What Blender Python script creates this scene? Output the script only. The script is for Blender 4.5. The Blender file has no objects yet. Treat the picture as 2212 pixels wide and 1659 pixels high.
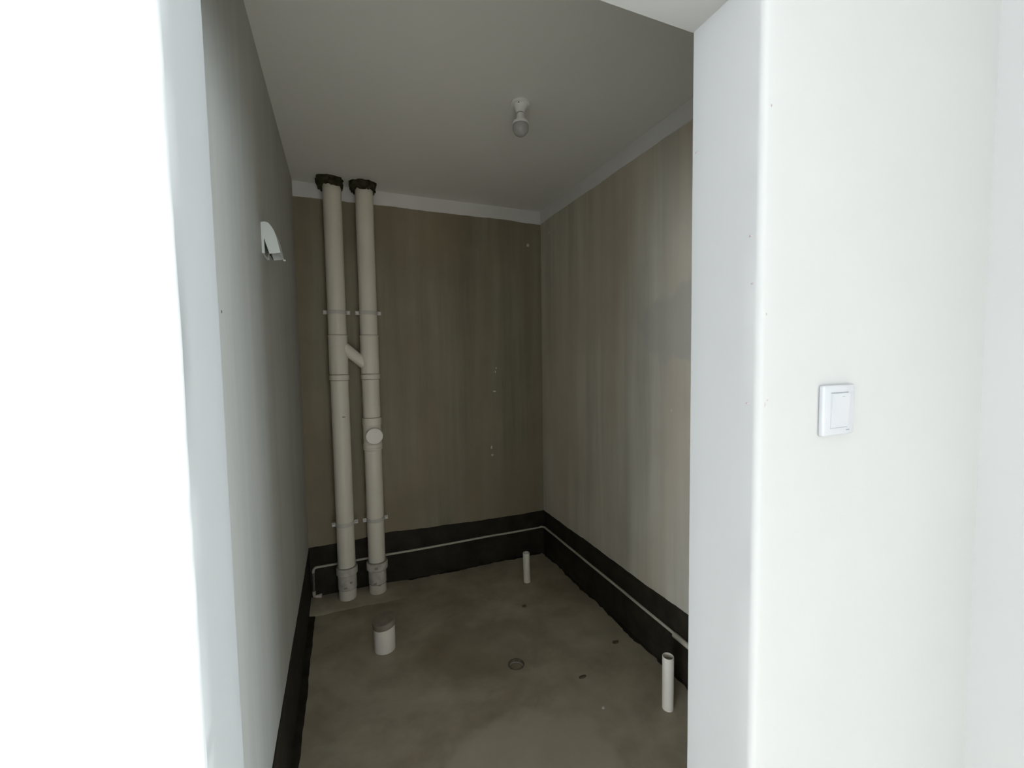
import bpy, bmesh, math, random
from mathutils import Vector, Matrix
random.seed(7)
SC = bpy.context.scene
COL = SC.collection
PI = math.pi

# ---------------------------------------------------------------- camera
CAM_Z = 1.5343                       # eye height above the bathroom floor
YAW, PITCH, ROLL, FPX = 0.3822, -0.05937, -0.01597, 918.48
fw = Vector((math.sin(YAW)*math.cos(PITCH), math.cos(YAW)*math.cos(PITCH), math.sin(PITCH)))
rt = Vector((math.cos(YAW), -math.sin(YAW), 0)); up = rt.cross(fw)
r2 = math.cos(ROLL)*rt + math.sin(ROLL)*up; u2 = -math.sin(ROLL)*rt + math.cos(ROLL)*up
cam = bpy.data.cameras.new('camera'); camo = bpy.data.objects.new('camera', cam); COL.objects.link(camo)
camo.matrix_world = Matrix(((r2.x, u2.x, -fw.x, 0), (r2.y, u2.y, -fw.y, 0), (r2.z, u2.z, -fw.z, CAM_Z), (0, 0, 0, 1)))
cam.sensor_fit = 'HORIZONTAL'; cam.sensor_width = 36; cam.lens = FPX/2212*36; cam.clip_start = 0.01
SC.camera = camo

# ---------------------------------------------------------------- main dimensions (metres)
XL, XR, YB, ZC = -0.2345, 1.4466, 2.968, 2.642        # bathroom: side walls, back wall, ceiling
ZBAND, ZBLACK, ZLINE = 2.552, 0.338, 0.212            # white band, black band, thin pipe
XA, XC, YF, YI, ZH = -0.1442, 0.6513, 0.5068, 0.6594, 2.153   # door opening, front wall faces, lintel
XE = 1.3817                                           # side wall of the hall beside the switch
HX0, HX1, HY0, HZ = -6.0, 5.0, -7.0, 2.80             # hall

# ---------------------------------------------------------------- world, daylight, exposure
w = bpy.data.worlds.new('sky'); SC.world = w; w.use_nodes = True
w.node_tree.nodes['Background'].inputs[0].default_value = (0.55, 0.72, 1.0, 1)
w.node_tree.nodes['Background'].inputs[1].default_value = 1.0
vs = SC.view_settings
vs.view_transform = 'Standard'; vs.look = 'None'; vs.gamma = 1; vs.use_curve_mapping = False
vs.exposure = -0.08

# colour and power of the light at each hall window
SKY_R = ((0.78, 0.90, 1.0), 540)
FILL_B = ((1.0, 0.96, 0.86), 25)  # weak warm fill added to lift the drain pipes
SKY_L = ((0.84, 0.925, 1.0), 430)
def window_light(name, loc, rot, sx, sy, col, power):
    l = bpy.data.lights.new(name, 'AREA'); l.shape = 'RECTANGLE'; l.size = sx; l.size_y = sy
    l.color = col; l.energy = power
    o = bpy.data.objects.new(name, l); COL.objects.link(o); o.location = loc; o.rotation_euler = rot
    return o
# lights at the three unseen hall windows, placed to reach in through the doorway
WIN_R = (-5.05, -3.6, 0.15, 2.65)      # y0, y1, z0, z1 in the wall x = HX1
WIN_B = (-1.8, 1.6, 0.10, 2.5)         # x0, x1, z0, z1 in the wall y = HY0
WIN_L = (-4.8, -2.4, 0.15, 2.65)        # y0, y1, z0, z1 in the wall x = HX0
window_light('daylight_right', (HX1-.02, (WIN_R[0]+WIN_R[1])/2, (WIN_R[2]+WIN_R[3])/2), (0, PI/2, 0), WIN_R[3]-WIN_R[2], WIN_R[1]-WIN_R[0], *SKY_R)
window_light('fill_back', ((WIN_B[0]+WIN_B[1])/2, HY0+.02, (WIN_B[2]+WIN_B[3])/2), (PI/2, 0, 0), WIN_B[1]-WIN_B[0], WIN_B[3]-WIN_B[2], *FILL_B)
window_light('daylight_left', (HX0+.02, (WIN_L[0]+WIN_L[1])/2, (WIN_L[2]+WIN_L[3])/2), (0, -PI/2, 0), WIN_L[3]-WIN_L[2], WIN_L[1]-WIN_L[0], *SKY_L)

# low sun through the back window, falling on the hall floor behind the camera
SUN_EL = math.radians(18)
SKY_S = ((1.0, 0.95, 0.80), 9.2)
sun = bpy.data.lights.new('sun', 'SUN'); sun.color = SKY_S[0]; sun.energy = SKY_S[1]; sun.angle = math.radians(.6)
suno = bpy.data.objects.new('sun', sun); COL.objects.link(suno); suno.location = (0, -12, 6)
suno.rotation_euler = Vector((0.02, math.cos(SUN_EL), -math.sin(SUN_EL))).to_track_quat('-Z', 'Y').to_euler()

# ---------------------------------------------------------------- node helpers and materials
class NT:
    def __init__(s, name, rough=0.8, spec=0.3):
        s.m = bpy.data.materials.new(name); s.m.use_nodes = True
        s.t = s.m.node_tree; s.b = s.t.nodes['Principled BSDF']
        s.b.inputs['Roughness'].default_value = rough
        s.b.inputs['Specular IOR Level'].default_value = spec
        s.co = s.n('ShaderNodeTexCoord').outputs['Object']
    def n(s, k): return s.t.nodes.new(k)
    def link(s, a, b): s.t.links.new(a, b)
    def mapped(s, scale=(1, 1, 1), loc=(0, 0, 0)):
        m = s.n('ShaderNodeMapping'); m.inputs['Scale'].default_value = scale; m.inputs['Location'].default_value = loc
        s.link(s.co, m.inputs['Vector']); return m.outputs[0]
    def noise(s, sc, det=4, rough=.55, vec=None, dist=0):
        n = s.n('ShaderNodeTexNoise'); n.inputs['Scale'].default_value = sc; n.inputs['Detail'].default_value = det
        n.inputs['Roughness'].default_value = rough; n.inputs['Distortion'].default_value = dist
        s.link(vec if vec is not None else s.co, n.inputs['Vector']); return n.outputs['Fac']
    def ramp(s, fac, stops):
        r = s.n('ShaderNodeValToRGB'); e = r.color_ramp.elements
        while len(e) < len(stops): e.new(.5)
        for el, (p, c) in zip(e, stops):
            el.position = p; el.color = (c[0], c[1], c[2], 1) if not isinstance(c, (int, float)) else (c, c, c, 1)
        s.link(fac, r.inputs[0]); return r.outputs[0]
    def mix(s, fac, a, b, mode='MIX'):
        m = s.n('ShaderNodeMix'); m.data_type = 'RGBA'; m.blend_type = mode
        for sock, v in ((m.inputs[0], fac), (m.inputs[6], a), (m.inputs[7], b)):
            if isinstance(v, (int, float)): sock.default_value = v
            elif isinstance(v, tuple): sock.default_value = (*v, 1)
            else: s.link(v, sock)
        return m.outputs[2]
    def math(s, op, a, b=0.0, c=None, clamp=False):
        m = s.n('ShaderNodeMath'); m.operation = op; m.use_clamp = clamp
        for i, v in enumerate((a, b) if c is None else (a, b, c)):
            if isinstance(v, (int, float)): m.inputs[i].default_value = v
            else: s.link(v, m.inputs[i])
        return m.outputs[0]
    def dist(s, centre, scale=(1, 1, 1)):
        v = s.n('ShaderNodeVectorMath'); v.operation = 'SUBTRACT'; s.link(s.co, v.inputs[0]); v.inputs[1].default_value = centre
        q = s.n('ShaderNodeVectorMath'); q.operation = 'MULTIPLY'; s.link(v.outputs[0], q.inputs[0]); q.inputs[1].default_value = scale
        l = s.n('ShaderNodeVectorMath'); l.operation = 'LENGTH'; s.link(q.outputs[0], l.inputs[0]); return l.outputs['Value']
    def sep(s):
        x = s.n('ShaderNodeSeparateXYZ'); s.link(s.co, x.inputs[0]); return x.outputs
    def color(s, c):
        if isinstance(c, tuple): s.b.inputs['Base Color'].default_value = (*c, 1)
        else: s.link(c, s.b.inputs['Base Color'])
    def bump(s, h, strength=.2, d=.01):
        b = s.n('ShaderNodeBump'); b.inputs['Strength'].default_value = strength; b.inputs['Distance'].default_value = d
        s.link(h, b.inputs['Height']); s.link(b.outputs[0], s.b.inputs['Normal'])

M = {}
# white wall paint of the hall
k = NT('white_paint', .75, .25)
k.color(k.ramp(k.noise(1.6, 3), [(.3, (.505, .505, .495)), (.7, (.525, .525, .515))]))
M['paint'] = k.m
k = NT('hall_paint', .8, .2); k.color((.55, .545, .53)); M['hallpaint'] = k.m
# ceiling paint of the bathroom
k = NT('ceiling_paint', .8, .2)
k.color(k.ramp(k.noise(1.2, 3), [(.3, (.84, .82, .78)), (.7, (.87, .85, .81))])); M['ceil'] = k.m
k = NT('band_paint', .8, .2)
k.color(k.ramp(k.noise(6, 3), [(.3, (.80, .78, .76)), (.7, (.85, .83, .81))])); M['band'] = k.m
# cement plaster with vertical trowel and roller streaks
def plaster(name, base, warm, streak=1.0, patch=False):
    k = NT(name, .85, .2)
    sc = (9, 9, .45)
    st = k.noise(1.0, 5, .6, k.mapped(sc))
    cl = k.noise(2.2, 5, .6)
    c = k.ramp(st, [(.34, tuple(v*(1-.18*streak) for v in base)), (.62, tuple(v*(1+.12*streak) for v in base))])
    c = k.mix(k.math('MULTIPLY', k.ramp(k.noise(1.0, 3, .5, k.mapped((3.2, 3.2, .7), (3, 1, 2))), [(.42, 0.0), (.62, 1.0)]), .75*streak), c, warm)
    c = k.mix(.35*streak, c, k.ramp(cl, [(.3, .38), (.7, .62)]), 'OVERLAY')
    if patch:   # a smoothed repair patch of greyer plaster with its own ragged outline
        d = k.dist((XR, 1.40, 1.68), (0, 1/.42, 1/.20))
        d = k.math('ADD', d, k.math('MULTIPLY', k.math('SUBTRACT', k.noise(6, 5), .5), 1.0))
        f = k.ramp(d, [(.82, 1.0), (1.0, 0.0)])
        c = k.mix(k.math('MULTIPLY', f, .55), c, tuple(v*.80 for v in (base[0]*.97, base[1]*1.02, base[2]*1.1)))
    k.color(c)
    k.bump(k.noise(1, 3, .6, k.mapped((32, 32, 4))), .18, .006)
    return k.m
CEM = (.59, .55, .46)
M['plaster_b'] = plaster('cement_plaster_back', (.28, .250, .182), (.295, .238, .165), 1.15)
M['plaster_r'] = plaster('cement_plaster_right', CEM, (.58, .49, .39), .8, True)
M['plaster_l'] = plaster('cement_plaster_left', (.55, .545, .50), (.55, .52, .465), .35)
M['plaster_f'] = plaster('cement_plaster_front', (.33, .325, .30), (.33, .31, .27), .5)
# black waterproof coating
k = NT('black_waterproofing', .7, .2)
k.color(k.ramp(k.noise(9, 6, .65), [(.3, (.016, .0125, .008)), (.75, (.044, .036, .024))])); k.bump(k.noise(70, 4), .35, .004); M['black'] = k.m
# screed floor
k = NT('cement_floor', .62, .35)
n1 = k.noise(1.5, 6, .6, dist=.6); n2 = k.noise(6, 5, .6)
c = k.ramp(n1, [(.32, (.325, .27, .19)), (.5, (.40, .348, .255)), (.68, (.49, .44, .34))])
c = k.mix(.5, c, k.ramp(n2, [(.3, .36), (.7, .64)]), 'OVERLAY')
d = k.math('ADD', k.dist((.62, 1.36, 0), (1/.36, 1/.30, 1)), k.math('MULTIPLY', k.math('SUBTRACT', k.noise(4, 4), .5), .9))
c = k.mix(k.math('MULTIPLY', k.ramp(d, [(.85, 1.0), (1.0, 0.0)]), .55), c, (.53, .485, .37))
d = k.math('ADD', k.dist((.72, 2.1, 0), (1/.55, 1/.28, 1)), k.math('MULTIPLY', k.math('SUBTRACT', k.noise(3, 4), .5), .9))
c = k.mix(k.math('MULTIPLY', k.ramp(d, [(.55, 1.0), (1.1, 0.0)]), .45), c, (.26, .20, .132))
k.color(c); k.bump(k.math('ADD', n2, k.math('MULTIPLY', k.noise(80, 3), .3)), .15, .006); M['floor'] = k.m
k = NT('hall_floor_tile', .35, .4); k.color(k.ramp(k.noise(2, 4), [(.3, (.60, .57, .52)), (.7, (.66, .63, .58))])); M['hallfloor'] = k.m
# plastics and small things
def plain(name, a, b, sc=8, rough=.5, spec=.4, bump=0, det=4):
    k = NT(name, rough, spec); k.color(k.ramp(k.noise(sc, det), [(.35, a), (.68, b)]))
    if bump: k.bump(k.noise(sc*6, 3), bump, .003)
    M[name] = k.m
plain('pvc', (.80, .74, .63), (.84, .78, .67), 5, .45)
plain('pvc_dirty', (.55, .50, .42), (.74, .69, .61), 22, .6)
plain('pvc_seam', (.30, .27, .22), (.40, .36, .30), 30, .7)
plain('pvc_white', (.84, .80, .73), (.87, .83, .76), 5, .4)
plain('stub_plastic', (.80, .74, .64), (.86, .81, .71), 9, .5)
plain('dust_cap', (.23, .185, .145), (.30, .25, .20), 25, .7, .2, .2)
plain('clamp_plastic', (.60, .57, .50), (.68, .64, .57), 9, .5)
plain('mortar', (.030, .026, .015), (.085, .075, .045), 40, .95, .1, .9, 6)
plain('thin_pipe', (.46, .43, .34), (.56, .53, .43), 14, .6)
plain('brass', (.60, .48, .40), (.75, .64, .55), 30, .35, .6)
plain('hood_plastic', (.80, .84, .80), (.83, .87, .83), 9, .45)
plain('hood_dark', (.05, .05, .045), (.07, .07, .06), 9, .8)
plain('lamp_plastic', (.92, .91, .90), (.94, .93, .92), 9, .4)
plain('bulb_glass', (.46, .45, .44), (.49, .48, .47), 9, .18, .6)
plain('lamp_seam', (.12, .115, .10), (.15, .14, .125), 9, .7)
plain('switch_plastic', (.515, .52, .54), (.53, .535, .555), 9, .3)
plain('switch_mark', (.30, .32, .35), (.36, .38, .40), 9, .5)
plain('plaster_white', (.60, .58, .53), (.72, .70, .65), 40, .9)
plain('dirt', (.12, .10, .078), (.20, .172, .135), 50, .95, .1, .5)
plain('paint_chip', (.42, .33, .33), (.60, .52, .52), 60, .9)
plain('frame_metal', (.75, .75, .75), (.8, .8, .8), 9, .4)
plain('hole', (.012, .011, .009), (.02, .018, .015), 9, .9)

# ---------------------------------------------------------------- mesh helpers
def obj(name, bm, mat, parent=None, smooth=None, **props):
    me = bpy.data.meshes.new(name); bmesh.ops.recalc_face_normals(bm, faces=bm.faces[:]); bm.to_mesh(me); bm.free()
    me.materials.append(M[mat] if isinstance(mat, str) else mat)
    if smooth is not None:
        me.polygons.foreach_set('use_smooth', [True]*len(me.polygons))
        me.set_sharp_from_angle(angle=math.radians(smooth))
    o = bpy.data.objects.new(name, me); COL.objects.link(o)
    if parent is not None:
        o.parent = parent; o.matrix_parent_inverse = parent.matrix_world.inverted() if False else Matrix.Translation(-Vector(parent.location))
    for a, b in props.items(): o[a] = b
    return o
def empty(name, loc, label, cat, group=None):
    o = bpy.data.objects.new(name, None); COL.objects.link(o); o.location = loc; o.empty_display_size = .05
    o['label'] = label; o['category'] = cat
    if group: o['group'] = group
    return o
def struct(name, bm, mat, parent=None, label=None, smooth=None):
    o = obj(name, bm, mat, parent, smooth)
    if parent is None: o['kind'] = 'structure'
    if label: o['label'] = label
    return o
def box(bm, x0, x1, y0, y1, z0, z1):
    v = [bm.verts.new((x, y, z)) for x in (x0, x1) for y in (y0, y1) for z in (z0, z1)]
    for f in ((0, 1, 3, 2), (4, 6, 7, 5), (0, 4, 5, 1), (2, 3, 7, 6), (0, 2, 6, 4), (1, 5, 7, 3)): bm.faces.new([v[i] for i in f])
    return v
def nb(): return bmesh.new()
def bx(*a, bevel=0, seg=2):
    bm = nb(); box(bm, *a)
    if bevel: bmesh.ops.bevel(bm, geom=bm.edges[:], offset=bevel, segments=seg, affect='EDGES', profile=.5)
    return bm
def lathe(bm, prof, centre=(0, 0, 0), axis=(0, 0, 1), seg=32, wob=0):
    """prof: list of (radius, height along axis); radius 0 closes it"""
    c = Vector(centre); q = Vector((0, 0, 1)).rotation_difference(Vector(axis).normalized())
    rings = []
    for r, h in prof:
        if r < 1e-6: rings.append([bm.verts.new(c + q @ Vector((0, 0, h)))]); continue
        rings.append([bm.verts.new(c + q @ Vector(((r+random.uniform(-wob, wob))*math.cos(2*PI*i/seg), (r+random.uniform(-wob, wob))*math.sin(2*PI*i/seg), h))) for i in range(seg)])
    for a, b in zip(rings, rings[1:]):
        for i in range(seg):
            j = (i+1) % seg
            if len(a) == 1 and len(b) == 1: continue
            if len(a) == 1: bm.faces.new((a[0], b[i], b[j]))
            elif len(b) == 1: bm.faces.new((a[i], a[j], b[0]))
            else: bm.faces.new((a[i], a[j], b[j], b[i]))
    return bm
def tube(bm, pts, r, seg=14):
    pts = [Vector(p) for p in pts]; rings = []
    prev = None
    for i, p in enumerate(pts):
        d = ((pts[min(i+1, len(pts)-1)] - p).normalized() + (p - pts[max(i-1, 0)]).normalized()).normalized()
        if prev is None: a = d.orthogonal().normalized()
        else: a = (prev - d*prev.dot(d)).normalized()
        prev = a; b = d.cross(a)
        rings.append([bm.verts.new(p + r*(math.cos(2*PI*k/seg)*a + math.sin(2*PI*k/seg)*b)) for k in range(seg)])
    for a, b in zip(rings, rings[1:]):
        for k in range(seg): bm.faces.new((a[k], a[(k+1) % seg], b[(k+1) % seg], b[k]))
    bm.faces.new(rings[0]); bm.faces.new(rings[-1][::-1])
    return bm
def prism(bm, prof, y0, y1):
    a = [bm.verts.new((x, y0, z)) for x, z in prof]; b = [bm.verts.new((x, y1, z)) for x, z in prof]
    bm.faces.new(a); bm.faces.new(b[::-1])
    for i in range(len(a)): j = (i+1) % len(a); bm.faces.new((a[i], b[i], b[j], a[j]))
    return bm
def wob(i, s=1.0, seed=0):
    rr = random.Random(i*131+seed*977+5); return rr.uniform(-s, s)
def wavy(t, seed, amp):
    """smooth irregular line: sum of a few sines with random phase"""
    rr = random.Random(seed); v = 0
    for f, a in ((2.3, .5), (5.1, .3), (11.7, .22), (24, .16), (51, .1)): v += a*math.sin(f*t*2*PI*.5 + rr.uniform(0, 6.28))
    return v*amp
def blob(bm, c, rx, ry, rz, sub=2, rough=.2, seed=1):
    r = bmesh.ops.create_icosphere(bm, subdivisions=sub, radius=1); rr = random.Random(seed)
    for v in r['verts']:
        f = 1+rr.uniform(-rough, rough); v.co = Vector((c[0]+v.co.x*rx*f, c[1]+v.co.y*ry*f, c[2]+v.co.z*rz*f))
    return bm

# ---------------------------------------------------------------- the bathroom shell
T = .12
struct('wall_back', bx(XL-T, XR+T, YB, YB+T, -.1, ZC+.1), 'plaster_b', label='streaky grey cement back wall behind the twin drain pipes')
struct('wall_right', bx(XR, XR+T, YI, YB, -.1, ZC+.1), 'plaster_r', label='streaky grey cement side wall with a darker repair patch')
struct('wall_left', bx(XL-T, XL, YI, YB, -.1, ZC+.1), 'plaster_l', label='smooth grey cement side wall carrying the white vent hood')
struct('ceiling', bx(XL, XR, YI, YB, ZC, ZC+.1), 'ceil', label='off-white bathroom ceiling with one bare bulb')
# floor with the round hole of the drain
DX, DY, DR = .764, 1.904, .036
bm = nb(); hs = .12; N = 48
circ = [bm.verts.new((DX+DR*math.cos(2*PI*i/N), DY+DR*math.sin(2*PI*i/N), 0)) for i in range(N)]
sq = []
for i in range(N):
    a = 2*PI*i/N; ca, sa = math.cos(a), math.sin(a); q = hs/max(abs(ca), abs(sa)); sq.append(bm.verts.new((DX+ca*q, DY+sa*q, 0)))
for i in range(N): j = (i+1) % N; bm.faces.new((circ[i], circ[j], sq[j], sq[i]))
xs = [XL, DX-hs, DX+hs, XR]; ys = [YI, DY-hs, DY+hs, YB]
for i in range(3):
    for j in range(3):
        if i == 1 and j == 1: continue
        bm.faces.new([bm.verts.new(p) for p in ((xs[i], ys[j], 0), (xs[i+1], ys[j], 0), (xs[i+1], ys[j+1], 0), (xs[i], ys[j+1], 0))])
bmesh.ops.remove_doubles(bm, verts=bm.verts[:], dist=1e-4)
low = [bm.verts.new((v.co.x, v.co.y, -.03)) for v in circ]
for i in range(N): j = (i+1) % N; bm.faces.new((circ[i], low[i], low[j], circ[j]))
FLOOR = struct('floor', bm, 'floor', label='stained grey cement screed floor with a drain hole')
# slightly raised strip of screed around the feet of the two pipes
bm = nb(); n = 40; a = []; b = []; c = []
for i in range(n+1):
    x = XL + .62*i/n; ye = 2.748 + wavy(i/n*.6, 3, .012); h = .011*min(1, max(0, (.40-x)/.22)) + .0008
    a.append(bm.verts.new((x, ye, .0004))); b.append(bm.verts.new((x, ye+.016, h))); c.append(bm.verts.new((x, YB, h+.001)))
for i in range(n): bm.faces.new((a[i], a[i+1], b[i+1], b[i])); bm.faces.new((b[i], b[i+1], c[i+1], c[i]))
obj('screed_strip', bm, 'floor', FLOOR, 40)

# ---------------------------------------------------------------- front wall with the door opening
def front_wall():
    bm = nb()
    # inner outline of the opening runs as a strip of profile points from the hall face to the bathroom face
    nz = 90
    def jamb(x, side, rad_f, rad_b, amp, seed):
        """columns of vertices: profile round the jamb from hall face to bathroom face"""
        prof = []
        ns = 6
        for i in range(ns+1):
            t = PI/2*i/ns; prof.append((side*(rad_f - rad_f*math.sin(t)), YF + rad_f - rad_f*math.cos(t)))
        for i in range(4): prof.append((0, YF+rad_f+(YI-rad_b-YF-rad_f)*(i+1)/5))
        for i in range(ns+1):
            t = PI/2*i/ns; prof.append((side*(rad_b - rad_b*math.cos(t)), YI - rad_b + rad_b*math.sin(t)))
        cols = []
        for px, py in prof:
            col = []
            for iz in range(nz+1):
                z = ZH*iz/nz; e = wavy(z*1.3, seed, amp)*(1 if py < YF+rad_f*.8 else .25) + wob(iz*3+int(seed), amp*.35)*(1 if py < YF+rad_f*.8 else .2)
                col.append(bm.verts.new((x + px - side*0 + side*e, py, z)))
            cols.append(col)
        for a, b in zip(cols, cols[1:]):
            for iz in range(nz): bm.faces.new((a[iz], b[iz], b[iz+1], a[iz+1]))
        return cols, prof
    cl, pl = jamb(XA, -1, .004, .003, .0011, 11)
    cr, pr_ = jamb(XC, 1, .012, .003, .0010, 23)
    # lintel soffit joins the two tops
    for (la, lb) in zip(range(len(cl)-1), range(1, len(cl))):
        bm.faces.new((cl[la][-1], cl[lb][-1], cr[lb][-1], cr[la][-1]))
    # faces on the hall side and on the bathroom side
    ZT = HZ
    def face_strip(col, xfar, y):
        far = [bm.verts.new((xfar, y, v.co.z)) for v in col]
        for i in range(len(col)-1): bm.faces.new((col[i], col[i+1], far[i+1], far[i]))
        return far
    fl = face_strip(cl[0], HX0, YF); fr = face_strip(cr[0], HX1, YF)
    bl = face_strip(cl[-1], HX0, YI); br = face_strip(cr[-1], HX1, YI)
    for cA, cB, fA, fB, y in ((cl[0], cr[0], fl, fr, YF), (cl[-1], cr[-1], bl, br, YI)):
        tops = [bm.verts.new((v.co.x, y, ZT)) for v in (fA[-1], cA[-1], cB[-1], fB[-1])]; bots = (fA[-1], cA[-1], cB[-1], fB[-1])
        for i in range(3): bm.faces.new((bots[i], bots[i+1], tops[i+1], tops[i]))
    return bm
bm = front_wall()
me_o = struct('wall_front', bm, 'paint', label='white painted wall with a frameless doorway into the bathroom', smooth=35)
me = me_o.data; me.materials.append(M['plaster_f'])
for p in me.polygons:
    if p.center.y > YI-.0006: p.material_index = 1
# ---------------------------------------------------------------- the hall around the camera
struct('wall_hall_right', bx(XE, XE+.22, -.39, YF+.03, -.1, HZ, bevel=.006), 'paint', label='white wall end standing at right angles beside the light switch')  # unseen length towards the camera set to shade the wall by the switch
struct('floor_hall', bx(HX0, HX1, HY0, YI, -.1, -.002), 'hallfloor')
struct('ceiling_hall', bx(HX0, HX1, HY0, YF, HZ, HZ+.1), 'band')
def wall_with_window(name, axis, pos, a0, a1, win, out):
    w0, w1, z0, z1 = win; bm = nb(); d = (pos, pos+out*.2); d0, d1 = min(d), max(d)
    for (p, q, r, s) in ((a0, w0, 0, HZ), (w1, a1, 0, HZ), (w0, w1, 0, z0), (w0, w1, z1, HZ)):
        if axis == 'x': box(bm, d0, d1, p, q, r, s)
        else: box(bm, p, q, d0, d1, r, s)
    return struct(name, bm, 'hallpaint')
def window(name, axis, pos, win, out):
    w0, w1, z0, z1 = win; c = pos+out*.1; t = .05
    root = bpy.data.objects.new(name, None); COL.objects.link(root); root['kind'] = 'structure'
    def bar(p, q, r, s, nm):
        bm = bx(c-.03, c+.03, p, q, r, s) if axis == 'x' else bx(p, q, c-.03, c+.03, r, s)
        obj(nm, bm, 'frame_metal', root)
    bar(w0, w0+t, z0, z1, 'window_frame'); bar(w1-t, w1, z0, z1, 'window_frame'); bar(w0, w1, z0, z0+t, 'window_frame'); bar(w0, w1, z1-t, z1, 'window_frame')
    m = (w0+w1)/2; bar(m-t/2, m+t/2, z0, z1, 'mullion')
wall_with_window('wall_hall_window', 'x', HX1, HY0, YF, WIN_R, 1); window('window_1', 'x', HX1, WIN_R, 1)
wall_with_window('wall_hall_back', 'y', HY0, HX0, HX1, WIN_B, -1); window('window_2', 'y', HY0, WIN_B, -1)
wall_with_window('wall_hall_left', 'x', HX0, HY0, YF, WIN_L, -1); window('window_3', 'x', HX0, WIN_L, -1)

# ---------------------------------------------------------------- white band under the ceiling, black band above the floor
def strip(name, place, length, top, bot, mat, depth, foot=None, label=None, n=120):
    """place(t, d, z): t along the wall, d out of the wall. top(t), bot(t) heights; foot(t) width of a skirt on the floor"""
    bm = nb(); R = []
    for i in range(n+1):
        t = length*i/n; ring = [place(t, 0, top(t)), place(t, depth, top(t)-.0006)]
        if foot: ring += [place(t, depth, .004), place(t, depth+foot(t)*.5, .003), place(t, depth+foot(t), .0006)]
        else: ring += [place(t, depth, bot(t)), place(t, 0, bot(t)-.0006)]
        R.append([bm.verts.new(p) for p in ring])
    for a, b in zip(R, R[1:]):
        for j in range(len(a)-1): bm.faces.new((a[j], b[j], b[j+1], a[j+1]))
    for e in (R[0], R[-1]):
        if len(e) > 2: bm.faces.new(e)
    return struct(name, bm, mat, label=label)
LB = XR-XL; LR = YB-YI
back = lambda t, d, z: (XL+t, YB-d, z)
right = lambda t, d, z: (XR-d, YB-t, z)
left = lambda t, d, z: (XL+d, YB-t, z)
strip('trim_1', back, LB, lambda t: ZC, lambda t: ZBAND + wavy(t, 5, .003) - (.006 if t > LB-.3 else 0)*min(1, (t-LB+.3)/.15), 'band', .004, label='white painted band along the top of the back wall')
strip('trim_2', right, LR, lambda t: ZC, lambda t: ZBAND + wavy(t, 6, .003), 'band', .004, label='white painted band along the top of the right wall')
def prof(pts):
    def f(t):
        for (a, b), (c, d) in zip(pts, pts[1:]):
            if t <= c: return b+(d-b)*(t-a)/(c-a)
        return pts[-1][1]
    return f
bt = prof([(0, .338), (.2, .340), (.35, .352), (.5, .362), (.8, .345), (1.2, .338), (1.68, .335)])
strip('baseboard_back', back, LB, lambda t: bt(t)+wavy(t, 8, .004), None, 'black', .004, lambda t: max(.004, .014+wavy(t*1.6, 9, .010)+wavy(t*9, 19, .004)), 'black waterproof band along the foot of the back wall')
strip('baseboard_right', right, LR, lambda t: ZBLACK+wavy(t, 12, .004), None, 'black', .004, lambda t: max(.004, .016+wavy(t*1.6, 13, .012)+wavy(t*9, 18, .004)), 'black waterproof band along the foot of the right wall')
strip('baseboard_left', left, LR, lambda t: ZBLACK-.01+wavy(t, 14, .004), None, 'black', .004, lambda t: max(.004, .030+wavy(t*.5, 15, .006)), 'black waterproof band along the foot of the left wall')

# small white plaster splashes on the walls, chips on the door edge
def splash(parent, c, nrm, a, b, rot=0, seed=1, mat='plaster_white', name='plaster_splash'):
    bm = nb(); rr = random.Random(seed); q = Vector((0, 0, 1)).rotation_difference(Vector(nrm)); N_ = 9
    t = [bm.verts.new(Vector(c)+Vector(nrm)*.002)]; ring = []
    for i in range(N_):
        g = 2*PI*i/N_; f = rr.uniform(.65, 1.15); p = Vector((a*f*math.cos(g), b*f*math.sin(g), 0)); p.rotate(Matrix.Rotation(rot, 3, 'Z'))
        ring.append(p)
    # u = horizontal along the wall, v = vertical
    n_ = Vector(nrm); u = Vector((0, 0, 1)).cross(n_).normalized(); v = n_.cross(u)
    vs_ = [bm.verts.new(Vector(c) + u*p.x + v*p.y + n_*.0002) for p in ring]
    for i in range(N_): bm.faces.new((t[0], vs_[i], vs_[(i+1) % N_]))
    return obj(name, bm, mat, parent)
WB = bpy.data.objects['wall_back']; WR = bpy.data.objects['wall_right']; WF = bpy.data.objects['wall_front']; WL = bpy.data.objects['wall_left']
for i, (x, z, a, b) in enumerate(((1.051, 1.296, .016, .006), (1.069, 1.467, .008, .006), (1.062, 1.44, .005, .009), (1.021, .878, .006, .014), (1.027, .819, .011, .007), (1.339, 2.383, .012, .012))):
    splash(WB, (x, YB, z), (0, -1, 0), a, b, 0, 30+i)
for i, (y, z, a, b) in enumerate(((1.579, 1.277, .005, .009), (2.827, 2.447, .015, .008))): splash(WR, (XR, y, z), (-1, 0, 0), a, b, 0, 50+i)
splash(WL, (XL, 1.092, 1.646), (1, 0, 0), .004, .004, 0, 60, 'dirt', 'dirt_spot')
for i, (x, y, z, n_, a, b) in enumerate(((XC+.0145, YF, 1.450, (0, -1, 0), .0016, .0055), (XC+.0205, YF, 1.457, (0, -1, 0), .002, .002), (XC, YF+.0215, 1.4505, (-1, 0, 0), .004, .0018),
        (XC+.014, YF, 1.602, (0, -1, 0), .001, .0028), (XC, YF+.016, 1.655, (-1, 0, 0), .003, .002), (XC, YF+.02, 1.735, (-1, 0, 0), .004, .002), (XC+.016, YF, 1.94, (0, -1, 0), .0012, .003), (XC, YI-.012, 1.925, (-1, 0, 0), .006, .002))):
    splash(WF, (x, y, z), n_, a, b, 0, 70+i, 'paint_chip', 'paint_chip')

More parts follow.
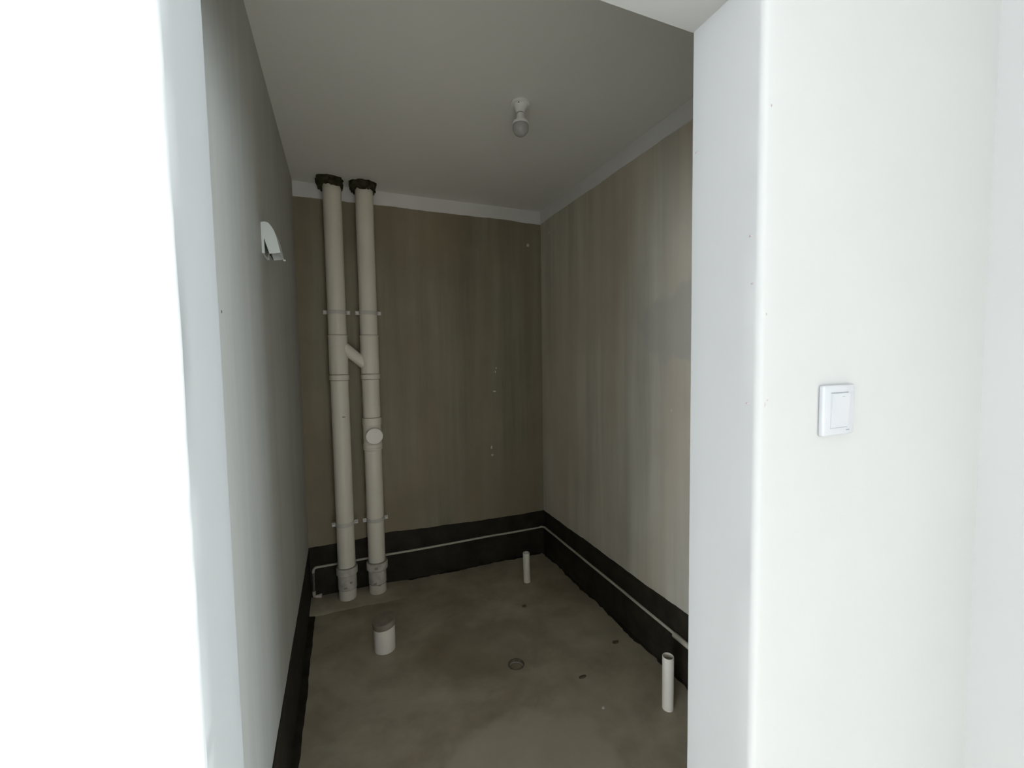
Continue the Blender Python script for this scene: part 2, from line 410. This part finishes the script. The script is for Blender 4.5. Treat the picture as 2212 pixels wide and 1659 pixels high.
# ---------------------------------------------------------------- twin drain pipes
PX, PXR, PY, PR = -.010, .176, 2.878, .054
st = empty('drain_stack', (.083, PY, 0), 'two tall cream PVC drain pipes joined by a slanting branch', 'drain pipe')
def pipe(x, z0, z1):
    return obj('pipe', lathe(nb(), [(0, z0), (PR, z0), (PR, z1), (0, z1)], (x, PY, 0), seg=40), 'pvc', st, 40)
pl_ = pipe(PX, .013, ZC-.001); pr_ = pipe(PXR, .013, ZC-.001)
def ring(parent, name, x, z0, z1, r, mat='pvc', b=.002):
    return obj(name, lathe(nb(), [(PR-.004, z0), (r-b, z0), (r, z0+b), (r, z1-b), (r-b, z1), (PR-.004, z1)], (x, PY, 0), seg=40), mat, parent, 30)
# branch fitting: sleeves with lips, slanting branch between them
for x, par in ((PX, pl_), (PXR, pr_)):
    ring(par, 'fitting_sleeve', x, 1.452, 1.692, PR+.0025); ring(par, 'socket_lip', x, 1.688, 1.697, PR+.0045)
    ring(par, 'socket_lip', x, 1.416, 1.452, PR+.005, b=.004)
    ring(par, 'glue_seam', x, 1.4515, 1.4545, PR+.0054, 'pvc_seam', .001)
    ring(par, 'glue_seam', x, 1.4145, 1.4165, PR+.004, 'pvc_seam', .001)
    ring(par, 'glue_seam', x, 1.6965, 1.6995, PR+.0035, 'pvc_seam', .001)
obj('cross_branch', tube(nb(), [(PX, PY-.006, 1.648), (PX+.045, PY-.006, 1.612), (PXR-.045, PY-.006, 1.526), (PXR, PY-.006, 1.486)], .035, 28), 'pvc', st, 50)
# inspection fitting with its round cap on the right pipe
ring(pr_, 'fitting_sleeve', PXR, .962, 1.170, PR+.003); ring(pr_, 'socket_lip', PXR, 1.120, 1.172, PR+.0055, b=.004); ring(pr_, 'socket_lip', PXR, .960, 1.003, PR+.0055, b=.004)
ring(pr_, 'glue_seam', PXR, 1.170, 1.173, PR+.0057, 'pvc_seam', .001); ring(pr_, 'glue_seam', PXR, .974, .977, PR+.0058, 'pvc_seam', .001)
cd = Vector((.0, -1, 0.0)).normalized()
obj('inspection_cap', lathe(nb(), [(0, .03), (.046, .03), (.046, .066), (.0525, .067), (.0525, .080), (.050, .084), (0, .085)], (PXR+.004, PY, 1.060), (.03, -1, -.02), 40), 'pvc_white', st, 35)
# feet: bell sockets
ring(pl_, 'bell_socket', PX, .168, .220, PR+.011, 'pvc_dirty', .008); ring(pl_, 'socket_sleeve', PX, .078, .175, PR+.003, 'pvc_dirty'); ring(pl_, 'glue_seam', PX, .219, .224, PR+.009, 'pvc_seam', .002)
ring(pr_, 'bell_socket', PXR, .162, .222, PR+.013, 'pvc_dirty', .010); ring(pr_, 'socket_sleeve', PXR, .074, .168, PR+.002, 'pvc_dirty'); ring(pr_, 'glue_seam', PXR, .217, .222, PR+.0115, 'pvc_seam', .002)
ring(pr_, 'glue_seam', PXR, .074, .079, PR+.003, 'pvc_seam', .001); ring(pl_, 'glue_seam', PX, .078, .081, PR+.0035, 'pvc_seam', .001)
for x, z, dz, sd in ((PX+.02, .13, .008, 1), (PX-.01, .10, .006, 2), (PXR-.012, .195, .012, 3), (PXR-.02, .088, .009, 4), (PXR+.008, .076, .005, 5), (PX+.015, 1.19, .004, 6)):
    splash(st, (x, PY-math.sqrt(max(0, (PR+(.0135 if .16 < z < .22 else .0035))**2-(x-(PX if x < .09 else PXR))**2))-.0005, z), (0, -1, 0), .013, dz, 0, 80+sd, 'pvc_seam', 'dirt_smear')
# clamps
def clamp(x, z):
    cl = obj('pipe_clamp', lathe(nb(), [(PR+.0005, z-.012), (PR+.0035, z-.012), (PR+.0035, z+.012), (PR+.0005, z+.012)], (x, PY, 0), seg=40), 'clamp_plastic', st, 30)
    for s in (-1, 1):
        bm = nb(); box(bm, x+s*(PR-.001) if s > 0 else x-PR-.024, x+PR+.024 if s > 0 else x-PR+.001, PY-.006, PY+.006, z-.012, z+.012)
        obj('clamp_ear', bm, 'clamp_plastic', cl)
        bm = nb(); lathe(bm, [(0, -.020), (.006, -.020), (.006, .012), (0, .012)], (x+s*(PR+.014), PY-.0, z), (0, 1, 0), 12); obj('clamp_bolt', bm, 'frame_metal', cl, 30)
    bm = bx(x-.02, x+.02, PY+PR, YB, z-.012, z+.012); obj('clamp_bracket', bm, 'clamp_plastic', cl)
for x in (PX, PXR):
    for z in (1.838, .502): clamp(x, z)
# dark ragged mortar around the pipes under the ceiling
for k_, (x, dx) in enumerate(((PX, -.012), (PXR, -.004))):
    bm = nb(); rr = random.Random(90+k_); S_ = 26; rings = []
    for (r, z) in ((PR+.002, 2.596), (PR+.013, 2.592), (PR+.017, 2.612), (PR+.018, 2.63), (PR+.022, ZC)):
        rg = []
        for i in range(S_):
            a = 2*PI*i/S_; f = r+rr.uniform(-.006, .008)*(0 if r < PR+.01 else 1); sqf = 1+.12*abs(math.sin(2*a))
            rg.append(bm.verts.new((x+dx*(1 if r > PR+.01 else 0)+f*sqf*math.cos(a) if r > PR+.01 else x+r*math.cos(a), PY+f*sqf*math.sin(a), min(ZC, z+rr.uniform(-.008, .008)))))
        rings.append(rg)
    for a, b in zip(rings, rings[1:]):
        for i in range(S_): bm.faces.new((a[i], a[(i+1) % S_], b[(i+1) % S_], b[i]))
    obj('mortar_collar', bm, 'mortar', st, label='dark ragged mortar collar')
    if k_ == 1: obj('mortar_lump', blob(nb(), (x-PR-.022, PY-.01, 2.617), .012, .02, .028, 2, .3, 4), 'mortar', st)

# ---------------------------------------------------------------- pipe stubs in the floor
s = empty('capped_pipe_stub', (.165, 2.292, 0), 'short thick white pipe stub with a dusty brown cap', 'pipe')
obj('pipe', lathe(nb(), [(0, 0), (.055, 0), (.055, .146), (.050, .146), (.050, .11), (0, .11)], (.165, 2.292, 0), seg=40), 'stub_plastic', s, 40)
bm = nb(); lathe(bm, [(.0555, -.026), (.060, -.028), (.062, -.004), (.059, .004), (.030, .007), (0, .006)], (.163, 2.291, .160), (-.17, -.06, 1), 40, .0006); obj('cap', bm, 'dust_cap', s, 40, label='dusty brown cap')
def stub(name, x, y, r, h, tilt, label):
    s = empty(name, (x, y, 0), label, 'pipe', 'thin open pipe stubs in the floor')
    obj('pipe', lathe(nb(), [(0, -.0), (r, 0), (r, h-.002), (r-.001, h), (r-.003, h), (r-.0035, h-.05), (0, h-.05)], (x, y, 0), tilt, 32), 'stub_plastic', s, 40)
    obj('bore', lathe(nb(), [(0, h-.018), (r-.0036, h-.018)], (x, y, 0), tilt, 32), 'dust_cap', s)
stub('pipe_stub', 1.137, 2.608, .0235, .205, (-.02, 0, 1), 'slim white pipe stub near the far corner of the bathroom')
stub('pipe_stub', 1.272, 1.398, .0245, .235, (-.0, .0, 1), 'slim white pipe stub close to the doorway, at the right wall')
# floor drain
s = empty('floor_drain', (DX, DY, 0), 'small round recessed drain in the cement floor', 'drain')
obj('drain_ring', lathe(nb(), [(DR-.001, -.012), (DR-.001, .0015), (DR+.0045, .0018), (DR+.006, .0003), (DR+.006, -.012)], (DX, DY, 0), seg=40), 'dirt', s, 40)
obj('drain_plug', lathe(nb(), [(0, -.010), (.02, -.011), (DR-.008, -.012), (DR-.001, -.016)], (DX, DY, 0), seg=40), 'floor', s, 40)

# ---------------------------------------------------------------- thin pipe running along the black band
RP = .0078; oy = YB-.004-RP*.9; ox = XR-.004-RP*.9
def arc(c, a0, a1, r, n, plane):
    return [plane(c, r, a0+(a1-a0)*i/n) for i in range(n+1)]
xs0 = XL+.022
pts = [(xs0, oy, ZLINE-.035), (xs0, oy, ZLINE-.03)]
for i in range(1, 7): g = PI/2*i/6; pts.append((xs0+.02-.02*math.cos(g), oy, ZLINE-.03+.03*math.sin(g)*.9))
for i in range(1, 12): x = xs0+.02+(ox-.03-xs0-.02)*i/11; pts.append((x, oy, ZLINE-.003+wavy(x, 21, .0018)))
for i in range(0, 7): g = PI/2*i/6; pts.append((ox-.03+.03*math.sin(g), oy-.03+.03*math.cos(g), ZLINE))
for i in range(1, 14): y = oy-.03-(oy-.03-.80)*i/13; pts.append((ox, y, ZLINE-.006*i/13+wavy(y, 22, .0015)))
s = empty('water_pipe', (XR-.01, 1.6, 0), 'thin pale pipe running along the black skirting band', 'pipe')
obj('pipe', tube(nb(), pts, RP, 14), 'thin_pipe', s, 60)
obj('drop_pipe', tube(nb(), [(xs0, oy, .034), (xs0, oy, .1), (xs0, oy, ZLINE-.034)], RP*.95, 14), 'dirt', s, 60, label='darker brown drop at the corner')  # drop coloured darker and browner than the rest of the pipe
obj('coupling', tube(nb(), [(ox-.003, 1.535, .205), (ox-.003, 1.525, .205), (ox-.003, 1.40, .205), (ox-.003, 1.39, .205)], .0135, 18), 'thin_pipe', s, 50)
obj('corner_elbow', tube(nb(), [(xs0+.0, oy, .055), (xs0, oy-.002, .034), (xs0+.003, oy-.006, .024), (xs0+.02, oy-.01, .022)], .010, 16), 'thin_pipe', s, 50)
obj('metal_end', lathe(nb(), [(0, 0), (.011, 0), (.011, .018), (.014, .019), (.014, .034), (.010, .035), (0, .033)], (xs0+.012, oy-.012, .024), (1, -.12, .02), 20), 'brass', s, 35, label='brass pipe end')

# ---------------------------------------------------------------- bare bulb on the ceiling
LX, LY = .765, 1.755
s = empty('ceiling_lamp', (LX, LY, ZC), 'bare white bulb in a white holder on the ceiling', 'lamp')
z = lambda v: v-ZC
h_ = obj('lamp_holder', lathe(nb(), [(0, 0), (.040, 0), (.0415, -.003), (.0405, -.011), (.031, -.013), (.027, -.020), (.0205, -.034), (.0180, -.043), (0, -.043)], (LX, LY, ZC), seg=40), 'lamp_plastic', s, 30)
obj('holder_screw', lathe(nb(), [(0, -.0128), (.0028, -.0128), (.0028, -.0165), (0, -.0165)], (LX-.018, LY-.024, ZC+.001), seg=12), 'lamp_seam', h_)
obj('bulb_screw', lathe(nb(), [(0, -.042), (.0140, -.042), (.0140, -.047), (0, -.047)], (LX, LY, ZC), seg=32), 'lamp_seam', s)
obj('bulb_neck', lathe(nb(), [(0, -.046), (.0150, -.046), (.0165, -.050), (.0180, -.064), (.0225, -.076), (.0330, -.081), (.0345, -.087), (.0335, -.092), (0, -.093)], (LX, LY, ZC), seg=40), 'lamp_plastic', s, 35)
pb = [(.0320, -.091)]
for i in range(0, 12): g = -.20+(PI/2+.20)*i/11; pb.append((.0355*math.cos(g), -.1050-.0355*math.sin(g)*1.02))
pb[-1] = (0, pb[-1][1])
obj('bulb_globe', lathe(nb(), pb, (LX, LY, ZC), seg=40), 'bulb_glass', s, 60)

# ---------------------------------------------------------------- white vent hood on the left wall
s = empty('vent_hood', (XL, 1.74, 1.9), 'small white curved vent hood on the left wall', 'vent')
y0, y1 = 1.687, 1.795
outer = [(.000, 2.013), (.012, 2.0155), (.022, 2.013), (.030, 2.004), (.038, 1.990), (.045, 1.968), (.0495, 1.948), (.0535, 1.926), (.056, 1.914)]
inner = [(.0220, 1.908), (.0160, 1.930), (.0110, 1.948), (.0080, 1.962)]
cheek = outer + inner + [(.0080, 1.9085), (.000, 1.9085)]
for ya, yb_ in ((y0, y0+.003), (y1-.003, y1)):
    obj('hood_cheek', prism(nb(), [(XL+a, b) for a, b in cheek], ya, yb_), 'hood_plastic', s, 30)
shell = outer + [(a-.003, b-.0025) for a, b in outer[::-1][:-1]] + [(0, 2.0105)]
bm = nb(); A_ = [(XL+a, b) for a, b in outer]; B_ = [(XL+max(0, a-.003), b-.003) for a, b in outer]
r0 = [bm.verts.new((x, y0, z_)) for x, z_ in A_]; r1 = [bm.verts.new((x, y1, z_)) for x, z_ in A_]; q0 = [bm.verts.new((x, y0, z_)) for x, z_ in B_]; q1 = [bm.verts.new((x, y1, z_)) for x, z_ in B_]
for i in range(len(A_)-1):
    bm.faces.new((r0[i], r0[i+1], r1[i+1], r1[i])); bm.faces.new((q0[i], q1[i], q1[i+1], q0[i+1]))
bm.faces.new((r0[-1], q0[-1], q1[-1], r1[-1]))
obj('hood_cover', bm, 'hood_plastic', s, 40)
obj('back_plate', bx(XL, XL+.0045, y0+.0035, y1-.0035, 1.909, 2.009), 'hood_plastic', s)
obj('gap_shade', prism(nb(), [(XL+.0215, 1.909), (XL+.0145, 1.930), (XL+.009, 1.948), (XL+.006, 1.961), (XL+.0045, 1.961), (XL+.0075, 1.948), (XL+.013, 1.930), (XL+.020, 1.909)], y0+.003, y1-.003), 'hood_dark', s)  # dark sheet: shade of the gap behind the hood put into colour
obj('rim', bx(XL+.053, XL+.0605, y1-.004, y1+.003, 1.908, 1.913), 'hood_plastic', s)

# ---------------------------------------------------------------- light switch
SX, SZ, SW, SH = .8475, 1.4305, .0445, .0465
s = empty('light_switch', (SX, YF, SZ), 'white single rocker light switch on the wall beside the doorway', 'switch')
bm = bx(SX-SW, SX+SW, YF-.0105, YF, SZ-SH, SZ+SH, bevel=.0035, seg=3); obj('switch_plate', bm, 'switch_plastic', s, 35)
bm = nb(); ww, hh = .0245, .0315
# rocker tilted: pressed at the bottom
prf = [(YF-.0100, SZ-hh+.0), (YF-.0112, SZ-hh+.0), (YF-.0145, SZ+hh-.002), (YF-.0138, SZ+hh), (YF-.0100, SZ+hh)]
a = [bm.verts.new((SX-ww-.001, y, z_)) for y, z_ in prf]; b = [bm.verts.new((SX+ww-.001, y, z_)) for y, z_ in prf]
bm.faces.new(a); bm.faces.new(b[::-1])
for i in range(5): j = (i+1) % 5; bm.faces.new((a[i], b[i], b[j], a[j]))
rk = obj('rocker', bm, 'switch_plastic', s)
obj('indicator', bx(SX+.001, SX+.0085, YF-.0146, YF-.0139, SZ+.0245, SZ+.0258), 'switch_mark', rk)
for z_, t_ in ((SZ+hh+.0009, .0009), (SZ-hh-.0007, .0006)):
    obj('gap', bx(SX-ww-.001, SX+ww-.001, YF-.01085, YF-.0100, z_-t_, z_+t_), 'switch_mark', s)
bm = nb()
for i in range(4): box(bm, SX+.0205+.0024*i, SX+.0222+.0024*i, YF-.01075, YF-.0100, SZ-.0388, SZ-.0366)
obj('printed_mark', bm, 'switch_mark', s)

# ---------------------------------------------------------------- crumbs on the floor
def crumb(name, x, y, a, b, h, mat, label, cat, seed):
    o = obj(name, blob(nb(), (0, 0, h*.35), a, b, h*.65, 2, .22, seed), mat, None, 50); o.location = (x, y, 0)
    for v in o.data.vertices: v.co.z = max(0, v.co.z)
    o['label'] = label; o['category'] = cat
crumb('plaster_chip', 1.011, 1.506, .007, .006, .006, 'plaster_white', 'tiny white plaster chip lying alone on the cement floor', 'chip', 1)
crumb('mortar_crumb', 1.000, 2.346, .014, .012, .008, 'dirt', 'small dark mortar crumb in front of the far pipe stub', 'crumb', 2)
crumb('mortar_crumb', 1.319, 1.844, .018, .012, .007, 'dirt', 'small dark mortar crumb near the black band of the right wall', 'crumb', 3)
crumb('mortar_crumb', 1.023, 1.698, .020, .010, .006, 'dirt', 'flat dark mortar crumb between the floor drain and the near pipe stub', 'crumb', 4)
